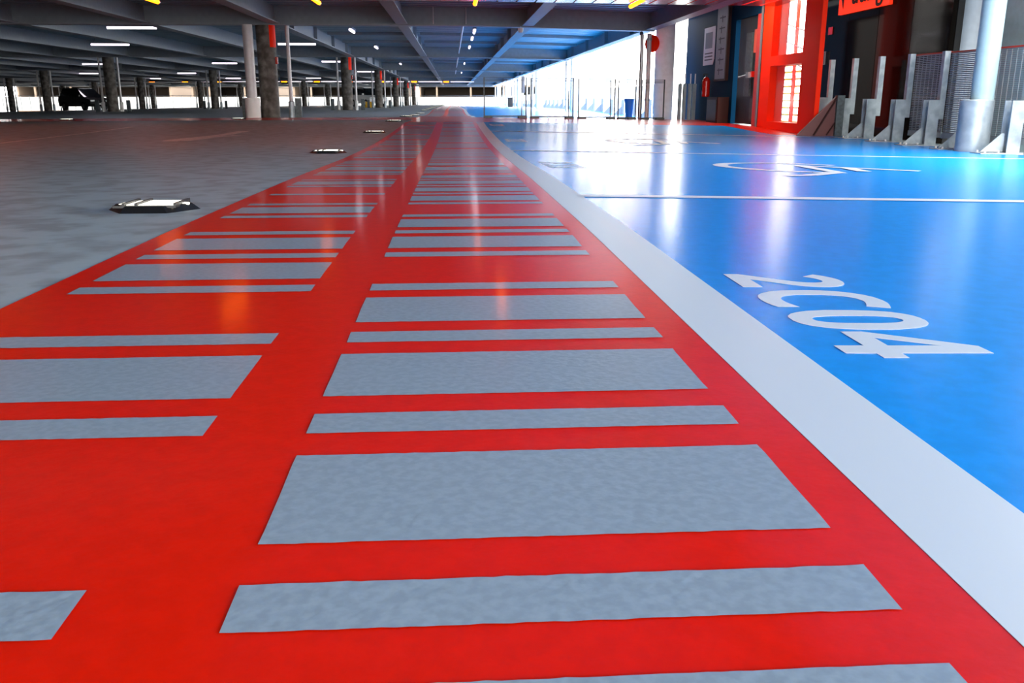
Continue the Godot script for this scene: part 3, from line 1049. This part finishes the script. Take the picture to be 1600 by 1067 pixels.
		m.box(Vector3(0.02, 0.9, -0.1), Vector3(0.045, 1.24, -0.07))
		part("thin_post", m, M.sleeve, o)
	# open frame barriers along the cross strip
	var px := [[0.84, 1.98], [2.12, 3.27], [3.42, 4.42], [4.52, 5.0], [5.16, 5.78]]
	for i in px.size():
		var a: float = px[i][0]
		var b: float = px[i][1]
		var d := 25.2
		var o := thing("frame_barrier", ["leftmost", "second", "middle", "fourth", "rightmost"][i] + " slim black open frame barrier along the red strip", "barrier", at(a, d), 0.0, "frame barriers along the cross strip")
		var wd := b - a
		for x in [0.0, wd]:
			m = MB.new()
			m.box(Vector3(x - 0.016, 0.0, -0.016), Vector3(x + 0.016, 1.06, 0.016))
			part("post", m, M.black, o)
			m = MB.new()
			m.bevbox(Vector3(x - 0.02 if x == 0.0 else x - 0.22, -0.02, -0.09), Vector3(x + 0.22 if x == 0.0 else x + 0.02, 0.045, 0.09), 0.02)
			part("foot", m, M.black, o)
		if wd > 0.9:
			m = MB.new()
			m.box(Vector3(wd - 0.13, 0.03, -0.012), Vector3(wd - 0.105, 1.03, 0.012))
			part("inner_post", m, M.black, o)
		m = MB.new()
		m.box(Vector3(0, 0.03, -0.014), Vector3(wd, 0.06, 0.014))
		part("bottom_rail", m, M.black, o)
		for y in [0.97, 1.0, 1.04]:
			m = MB.new()
			m.box(Vector3(0, y, -0.007), Vector3(wd, y + 0.012, 0.007))
			part("top_wire", m, M.black, o)
	var bn := thing("blue_bin", "tapered blue bin standing behind the black frame barrier", "bin", at(5.08, 26.5))
	m = MB.new()
	m.ring([Vector2(0, 0), Vector2(0.1, 0), Vector2(0.15, 0.52), Vector2(0.14, 0.54), Vector2(0.0, 0.54)], Vector3.ZERO, 20)
	part("body", m, M.bin, bn)
	m = MB.new()
	m.ring([Vector2(0.145, 0.52), Vector2(0.16, 0.52), Vector2(0.16, 0.55), Vector2(0.12, 0.56)], Vector3.ZERO, 20)
	part("rim", m, M.bin, bn)
	# outer guard of the open side with uprights
	var first: Node3D = null
	for i in 19:
		var d := 32.4 + 5.3 * i
		if d > 126.0:
			break
		if first == null:
			first = thing("fin_upright", nth(i) + " pale fin-like upright along the bright open side", "upright", at(7.2, d), 0.0, "uprights along the open side")
			m = MB.new()
			m.box(Vector3(-0.12, 0.0, -0.035), Vector3(0.12, 3.3, 0.035))
			part("fin", m, M.grey_blue, first)
			m = MB.new()
			m.box(Vector3(-0.2, 0.0, -0.1), Vector3(0.2, 0.02, 0.1))
			part("base_plate", m, M.galv, first)
		else:
			copy(first, nth(i) + " pale fin-like upright along the bright open side", at(7.2, d), "uprights along the open side")
	var pf: Node3D = null
	for i in 36:
		var d := 30.0 + 2.65 * i
		if d > 126.0:
			break
		if pf == null:
			pf = thing("side_guard", nth(i) + " white guard panel with slanted foot along the bright open side", "guard panel", at(7.0, d), 0.0, "guard panels along the open side")
			m = MB.new()
			m.box(Vector3(0.06, 0.1, -2.57), Vector3(0.08, 1.1, -0.08))
			part("sheet", m, M.screen, pf)
			m = MB.new()
			m.box(Vector3(-0.05, 0, -0.06), Vector3(0.05, 0.6, 0.06))
			part("stub", m, M.grey_blue, pf)
			m = MB.new()
			m.prism([Vector2(-0.4, 0.0), Vector2(-0.05, 0.0), Vector2(-0.05, 0.35)], Vector3(0, 0, 0.03), Vector3(0, 0, -0.015), Vector3(1, 0, 0), Vector3(0, 1, 0))
			part("slanted_foot", m, M.grey_blue, pf)
		else:
			copy(pf, nth(i) + " white guard panel with slanted foot along the bright open side", at(7.0, d), "guard panels along the open side")

# ------------------------------------------------------------------ lamps
func build_lamps() -> void:
	# white tubes across the deck: x, d
	var spots := [[-9.3, 28.2], [-12.9, 36.5], [-20.6, 55.5], [-13.0, 54.5], [-20.6, 74.0], [-5.85, 36.0], [-6.45, 52.0], [-6.4, 70.5], [-13.4, 91.0], [-21.0, 91.0], [-28.5, 91.0], [-28.0, 74.0]]
	var labs := ["largest white tube lamp hanging in the upper left", "white tube lamp hanging before the left concrete column", "white tube lamp left of the left concrete column", "white tube lamp above the column behind the left one", "short looking white tube lamp far off left of centre", "white tube lamp just right of the nearest column", "white tube lamp left of the second column", "white tube lamp right of the second column", "small far white tube lamp between first and second column", "very small far tube lamp in the dim left", "very small far tube lamp at the far left", "small tube lamp in the far left bay"]
	var tb := MB.new()
	tb.tube(Vector3(-0.7, 0, 0), Vector3(0.7, 0, 0), 0.035, 0.035, 12)
	var tm := tb.mesh()
	var hs := MB.new()
	hs.bevbox(Vector3(-0.74, 0.035, -0.05), Vector3(0.74, 0.085, 0.05), 0.02)
	var hm := hs.mesh()
	var rd := MB.new()
	for x in [-0.55, 0.55]:
		rd.tube(Vector3(x, 0.08, 0), Vector3(x, 0.5, 0), 0.008, 0.008, 6)
	var rm := rd.mesh()
	for i in spots.size():
		var x: float = spots[i][0]
		var d: float = spots[i][1]
		var o := thing("tube_lamp", labs[i], "lamp", Vector3(x, 2.5 + cy(x), -d), 0.0, "white tube lamps under the deck")
		part("tube", tm, M.tube, o)
		part("housing", hm, M.steel, o)
		part("hanger", rm, M.steel, o)
		area(Vector3(0, -0.045, 0), Vector2(1.4, 0.07), Color(1.0, 0.93, 1.0), 0.9, o)
	# shorter lamps lying along the deck
	var along := [[-3.2, 30.6], [-3.2, 40.0], [-3.2, 58.0], [0.72, 30.5], [0.72, 34.0], [0.72, 39.5], [0.72, 57.0], [0.72, 76.0]]
	var al := ["nearest lamp left of the walkway beams", "second lamp left of the walkway beams", "third lamp left of the walkway beams", "nearest lamp above the walkway", "second lamp above the walkway", "third lamp above the walkway", "fourth lamp above the walkway", "farthest lamp above the walkway"]
	var t2 := MB.new()
	t2.tube(Vector3(0, 0, -0.6), Vector3(0, 0, 0.6), 0.04, 0.04, 12)
	var t2m := t2.mesh()
	var h2 := MB.new()
	h2.bevbox(Vector3(-0.06, 0.04, -0.63), Vector3(0.06, 0.09, 0.63), 0.02)
	var h2m := h2.mesh()
	var r2 := MB.new()
	r2.tube(Vector3(0, 0.08, 0), Vector3(0, 0.32, 0), 0.01, 0.01, 6)
	var r2m := r2.mesh()
	for i in along.size():
		var o := thing("batten_lamp", al[i] + ", a short white batten", "lamp", Vector3(along[i][0], 2.6 + cy(along[i][0]), -along[i][1]), 0.0, "batten lamps along the deck")
		part("tube", t2m, M.tube, o)
		part("housing", h2m, M.steel, o)
		part("hanger", r2m, M.steel, o)
		area(Vector3(0, -0.05, 0), Vector2(0.08, 1.2), Color(1.0, 0.96, 1.0), 0.8, o)
	# amber tubes under the red soffit
	var ta := MB.new()
	ta.tube(Vector3(0, 0, -0.75), Vector3(0, 0, 0.75), 0.04, 0.04, 12)
	var tam := ta.mesh()
	var ends := MB.new()
	ends.tube(Vector3(0, 0, -0.8), Vector3(0, 0, -0.74), 0.043, 0.043, 12)
	ends.tube(Vector3(0, 0, 0.74), Vector3(0, 0, 0.8), 0.043, 0.043, 12)
	var em := ends.mesh()
	var am := ["amber tube at the upper left corner of the picture", "second amber tube from the left under the red soffit", "amber tube above the concrete column side of the walkway", "amber tube above the walkway", "amber tube at right under the pink soffit"]
	for i in 5:
		var x: float = [-8.85, -5.75, -2.62, 0.47, 3.62][i]
		var o := thing("amber_tube", am[i], "lamp", Vector3(x, 2.325 + cy(x) * 0.4, -18.35), 0.0, "amber tubes under the red soffit")
		part("tube", tam, M.amber, o)
		part("end_cap", em, M.alu, o)
		area(Vector3(0, -0.05, 0), Vector2(0.08, 1.5), Color(1.0, 0.46, 0.03), 0.03, o)
	for i in 3:
		var x: float = [-6.9, -3.15, 0.66][i]
		var o := thing("amber_tube", ["left", "middle", "right"][i] + " amber tube of the nearer row under the red soffit", "lamp", Vector3(x, 2.325, -12.6), 0.0, "amber tubes of the nearer row")
		part("tube", tam, M.amber, o)
		part("end_cap", em, M.alu, o)
		area(Vector3(0, -0.05, 0), Vector2(0.08, 1.5), Color(1.0, 0.46, 0.03), 0.03, o)
	# far row of amber and white lamps across the deck
	for i in 14:
		var x := -47.0 + 3.56 * i
		var o := thing("far_amber_lamp", nth(i).replace("nearest", "leftmost") + " from the left of the small far amber lamps across the deck", "lamp", Vector3(x, 2.4, -104.0), 0.0, "far row of amber lamps")
		var m := MB.new()
		m.tube(Vector3(-0.3, 0, 0), Vector3(0.3, 0, 0), 0.06, 0.06, 8)
		part("tube", m, M.amber, o)
		var w := thing("far_strip_lamp", nth(i).replace("nearest", "leftmost") + " from the left of the thin far white strip lamps", "lamp", Vector3(x + 1.78, 2.42, -104.0), 0.0, "far row of white strip lamps")
		m = MB.new()
		m.tube(Vector3(-1.3, 0, 0), Vector3(1.3, 0, 0), 0.03, 0.03, 8)
		part("tube", m, M.tube, w)
		area(Vector3(0, -0.05, 0), Vector2(2.6, 0.06), Color(1.0, 0.93, 1.0), 0.3, w)
	# lights let into the floor left of the walkway
	var fr := MB.new()
	var lo := [Vector2(-0.2, 0.0), Vector2(-0.1, 0.17), Vector2(0.1, 0.17), Vector2(0.2, 0.02), Vector2(0.1, -0.15), Vector2(-0.1, -0.15)]
	for i in 6:
		var a: Vector2 = lo[i]
		var b: Vector2 = lo[(i + 1) % 6]
		fr.quad(Vector3(b.x, 0, -b.y), Vector3(a.x, 0, -a.y), Vector3(a.x * 0.82, 0.028, -a.y * 0.82), Vector3(b.x * 0.82, 0.028, -b.y * 0.82))
		fr.quad(Vector3(b.x * 0.82, 0.028, -b.y * 0.82), Vector3(a.x * 0.82, 0.028, -a.y * 0.82), Vector3(0, 0.026, 0), Vector3(0, 0.026, 0))
	var frm := fr.mesh()
	var ln := MB.new()
	ln.box(Vector3(-0.034, 0.022, -0.1), Vector3(0.116, 0.032, 0.1))
	var lnm := ln.mesh()
	var ln2 := MB.new()
	ln2.box(Vector3(-0.088, 0.022, -0.09), Vector3(-0.05, 0.032, 0.09))
	ln2.box(Vector3(-0.138, 0.018, -0.04), Vector3(-0.104, 0.03, 0.04))
	var ln2m := ln2.mesh()
	var lb := MB.new()
	for x in [-0.096, -0.042, 0.125]:
		lb.box(Vector3(x - 0.006, 0.02, -0.11), Vector3(x + 0.006, 0.04, 0.11))
	lb.box(Vector3(-0.14, 0.02, 0.1), Vector3(0.13, 0.03, 0.115))
	var lbm := lb.mesh()
	var ln3 := MB.new()
	ln3.tube(Vector3(0.14, 0.018, 0), Vector3(0.14, 0.031, 0), 0.02, 0.018, 10)
	var ln3m := ln3.mesh()
	var ds := [4.14, 9.94, 15.77, 21.0, 26.6, 32.2, 37.9, 43.6, 49.4, 55.2, 61.0, 67.0, 73.0, 79.0, 86.0, 93.0, 101.0, 110.0, 120.0]
	for i in ds.size():
		var d: float = ds[i]
		var lab: String = ["large floor light in a dark hexagonal frame, nearest on the grey floor", "second floor light left of the walkway", "third floor light left of the walkway", "fourth floor light, just before the red cross strip"][i] if i < 4 else nth(i) + " and tiny floor light in the row along the walkway"
		var o := thing("floor_light", lab, "floor light", at(-1.35, d, 0.001), 0.0, "floor lights along the walkway")
		part("frame", frm, M.black, o)
		part("main_lens", lnm, M.lens, o)
		part("side_lens", ln2m, M.lens, o)
		part("round_lens", ln3m, M.lens, o)
		part("grille", lbm, M.black, o)
		if i < 5:
			area(Vector3(0.03, 0.045, 0), Vector2(0.2, 0.2), Color(1, 0.98, 0.9), 0.02, o, true)
	for i in 2:
		var x: float = [-9.6, -5.4][i]
		var o := thing("floor_light", ["small floor light on the red strip at far left", "small floor light on the red strip before the thick downpipe"][i], "floor light", at(x, 23.6, 0.005), 0.0, "floor lights on the red strip")
		part("frame", frm, M.black, o)
		part("main_lens", lnm, M.lens, o)
		part("side_lens", ln2m, M.lens, o)

# ------------------------------------------------------------------ cars and the outside
func car(called: String, label: String, pos: Vector3, turn: float, paint: Material) -> void:
	var o := thing(called, label, "car", pos, turn)
	var m := MB.new()
	m.prism([Vector2(-2.1, 0.28), Vector2(2.05, 0.28), Vector2(2.2, 0.5), Vector2(2.15, 0.8), Vector2(1.2, 1.0), Vector2(-2.05, 1.05), Vector2(-2.2, 0.75)], Vector3(0, 0, 1.7), Vector3(0, 0, -0.85), Vector3(1, 0, 0), Vector3(0, 1, 0))
	part("body", m, paint, o)
	m = MB.new()
	m.hexa([Vector3(-2.0, 1.02, 0.8), Vector3(1.25, 1.0, 0.8), Vector3(1.25, 1.0, -0.8), Vector3(-2.0, 1.02, -0.8), Vector3(-1.75, 1.62, 0.62), Vector3(0.35, 1.62, 0.62), Vector3(0.35, 1.62, -0.62), Vector3(-1.75, 1.62, -0.62)])
	part("cabin", m, M.window, o)
	m = MB.new()
	m.bevbox(Vector3(-1.78, 1.6, -0.64), Vector3(0.38, 1.66, 0.64), 0.1)
	part("roof", m, paint, o)
	for x in [-1.35, 1.35]:
		for z in [-0.8, 0.8]:
			m = MB.new()
			m.tube(Vector3(x, 0.32, z - 0.1), Vector3(x, 0.32, z + 0.1), 0.32, 0.32, 20)
			var wh := part("wheel", m, M.rubber, o)
			m = MB.new()
			m.tube(Vector3(x, 0.32, z - 0.105), Vector3(x, 0.32, z + 0.105), 0.19, 0.19, 12)
			part("rim", m, M.alu, wh)
	for z in [-0.62, 0.62]:
		m = MB.new()
		m.bevbox(Vector3(2.1, 0.66, z - 0.18), Vector3(2.2, 0.78, z + 0.18), 0.03)
		part("headlamp", m, M.tail, o)
		m = MB.new()
		m.bevbox(Vector3(0.75, 1.0, z * 1.45 - 0.07), Vector3(0.95, 1.14, z * 1.45 + 0.07), 0.03)
		part("mirror", m, paint, o)
	m = MB.new()
	m.box(Vector3(2.12, 0.42, -0.3), Vector3(2.22, 0.54, 0.3))
	part("number_plate", m, M.sleeve, o)

func build_far() -> void:
	car("parked_car", "dark parked car at far left before the bright parapet", at(-28.6, 74.0), deg_to_rad(-38), M.paint_dark)
	car("parked_car_001", "white parked car far off right of the second column", at(-7.6, 84.0), deg_to_rad(-60), M.paint_white)
	# low buildings and trees beyond the far parapet
	var specs := [[-62.0, 26.0, 1.9, 0], [-38.5, 14.0, 1.6, 1], [-18.0, 20.0, 2.0, 0], [5.0, 22.0, 1.9, 0]]
	for i in specs.size():
		var s: Array = specs[i]
		var o := thing("distant_building", ["building with a dark open storey beyond the parapet at far left", "building with a dark open storey beyond the parapet, left of centre", "building with a dark open storey beyond the parapet, behind the columns", "building with a dark open storey at the end of the walkway"][i], "building", Vector3(s[0], -8.0, -165.0), 0.0, "buildings beyond the parapet")
		var h := 8.0
		var w: float = s[1] / 2.0
		var m := MB.new()
		m.box(Vector3(-w, 0, -0.4), Vector3(w, h + 0.5, 0))
		part("parapet_wall", m, M.far_brown, o)
		m = MB.new()
		m.box(Vector3(-w, h - 0.5, -24), Vector3(w, h - 0.3, -0.4))
		m.box(Vector3(-w, 0, -24.3), Vector3(w, h + 2.7, -24))
		m.box(Vector3(-w, h - 0.3, -24), Vector3(-w + 0.3, h + 2.7, -0.4))
		m.box(Vector3(w - 0.3, h - 0.3, -24), Vector3(w, h + 2.7, -0.4))
		part("open_storey", m, M.far_brown, o)
		m = MB.new()
		m.box(Vector3(-w - 0.2, h + 2.7, -24.5), Vector3(w + 0.2, h + 3.0, 0.2))
		part("roof", m, M.far_brown, o)
		for k in int(s[1] / 6.0):
			m = MB.new()
			m.box(Vector3(-w + 3.0 + 6.0 * k, h + 0.5, -0.4), Vector3(-w + 3.3 + 6.0 * k, h + 2.7, -0.1))
			part("pillar", m, M.far_brown, o)

func build_small() -> void:
	# conduits, camera dome, banner, yellow box, dark bin
	var cd := thing("ceiling_pipe", "long pale pipe hung below the decking above the walkway", "pipe", Vector3(0.33, 2.62, -27.5))
	var m := MB.new()
	m.tube(Vector3(0, 0, 0), Vector3(-0.1, 0, -52.0), 0.035, 0.035, 10)
	part("pipe", m, M.pipe, cd)
	for k in 9:
		m = MB.new()
		m.tube(Vector3(0, 0.0, -2.0 - 5.6 * k), Vector3(0, 0.3, -2.0 - 5.6 * k), 0.012, 0.012, 6)
		part("hanger", m, M.steel, cd)
	for i in 3:
		var p := [[-0.5, 25.7], [0.38, 25.7], [-0.03, 45.6]][i] as Array
		var o := thing("hanging_rod", ["thin rod before the deep cross beam, left one", "thin rod before the deep cross beam, above the walkway", "thin rod farther back above the walkway"][i], "rod", Vector3(p[0], 2.45, -p[1]))
		m = MB.new()
		m.tube(Vector3.ZERO, Vector3(0, 0.55, 0), 0.014, 0.014, 8)
		part("rod", m, M.pipe, o)
	var dm := thing("camera_dome", "small pale camera dome under the deep cross beam", "camera", Vector3(1.87, 2.3, -25.75))
	m = MB.new()
	m.ring([Vector2(0, -0.07), Vector2(0.05, -0.055), Vector2(0.075, 0.0), Vector2(0.075, 0.06), Vector2(0, 0.06)], Vector3.ZERO, 16)
	part("dome", m, M.sleeve, dm)
	m = MB.new()
	m.tube(Vector3(0, 0.05, 0), Vector3(0, 0.1, 0), 0.012, 0.012, 8)
	part("rod", m, M.pipe, dm)
	var bn := thing("grey_banner", "dark grey banner on a pole beside a far white column", "banner", Vector3(6.1, 1.05, -81.0))
	m = MB.new()
	m.box(Vector3(-0.17, 0, -0.02), Vector3(0.17, 1.4, 0.02))
	part("sheet", m, M.print_dark, bn)
	m = MB.new()
	m.box(Vector3(-0.2, 1.4, -0.03), Vector3(0.2, 1.45, 0.03))
	part("batten", m, M.steel, bn)
	m = MB.new()
	m.tube(Vector3(0, fy(6.1, 81.0) - 1.05, -0.06), Vector3(0, 1.45, -0.06), 0.03, 0.03, 10)
	part("pole", m, M.steel, bn)
	var yb := thing("yellow_box", "small yellow grit box left of the third column", "box", at(-5.95, 66.0))
	m = MB.new()
	m.hexa([Vector3(-0.26, 0, 0.22), Vector3(0.26, 0, 0.22), Vector3(0.26, 0, -0.22), Vector3(-0.26, 0, -0.22), Vector3(-0.2, 0.36, 0.18), Vector3(0.2, 0.36, 0.18), Vector3(0.2, 0.36, -0.18), Vector3(-0.2, 0.36, -0.18)])
	part("body", m, M.mustard, yb)
	m = MB.new()
	m.bevbox(Vector3(-0.23, 0.36, -0.2), Vector3(0.23, 0.41, 0.2), 0.03)
	part("lid", m, M.mustard, yb)
	var db := thing("dark_bin", "black bin standing far off beside a white column", "bin", at(5.05, 82.0))
	m = MB.new()
	m.bevbox(Vector3(-0.22, 0, -0.2), Vector3(0.22, 0.75, 0.2), 0.04)
	part("body", m, M.black, db)
	m = MB.new()
	m.bevbox(Vector3(-0.25, 0.75, -0.23), Vector3(0.25, 0.82, 0.23), 0.05)
	part("lid", m, M.black, db)
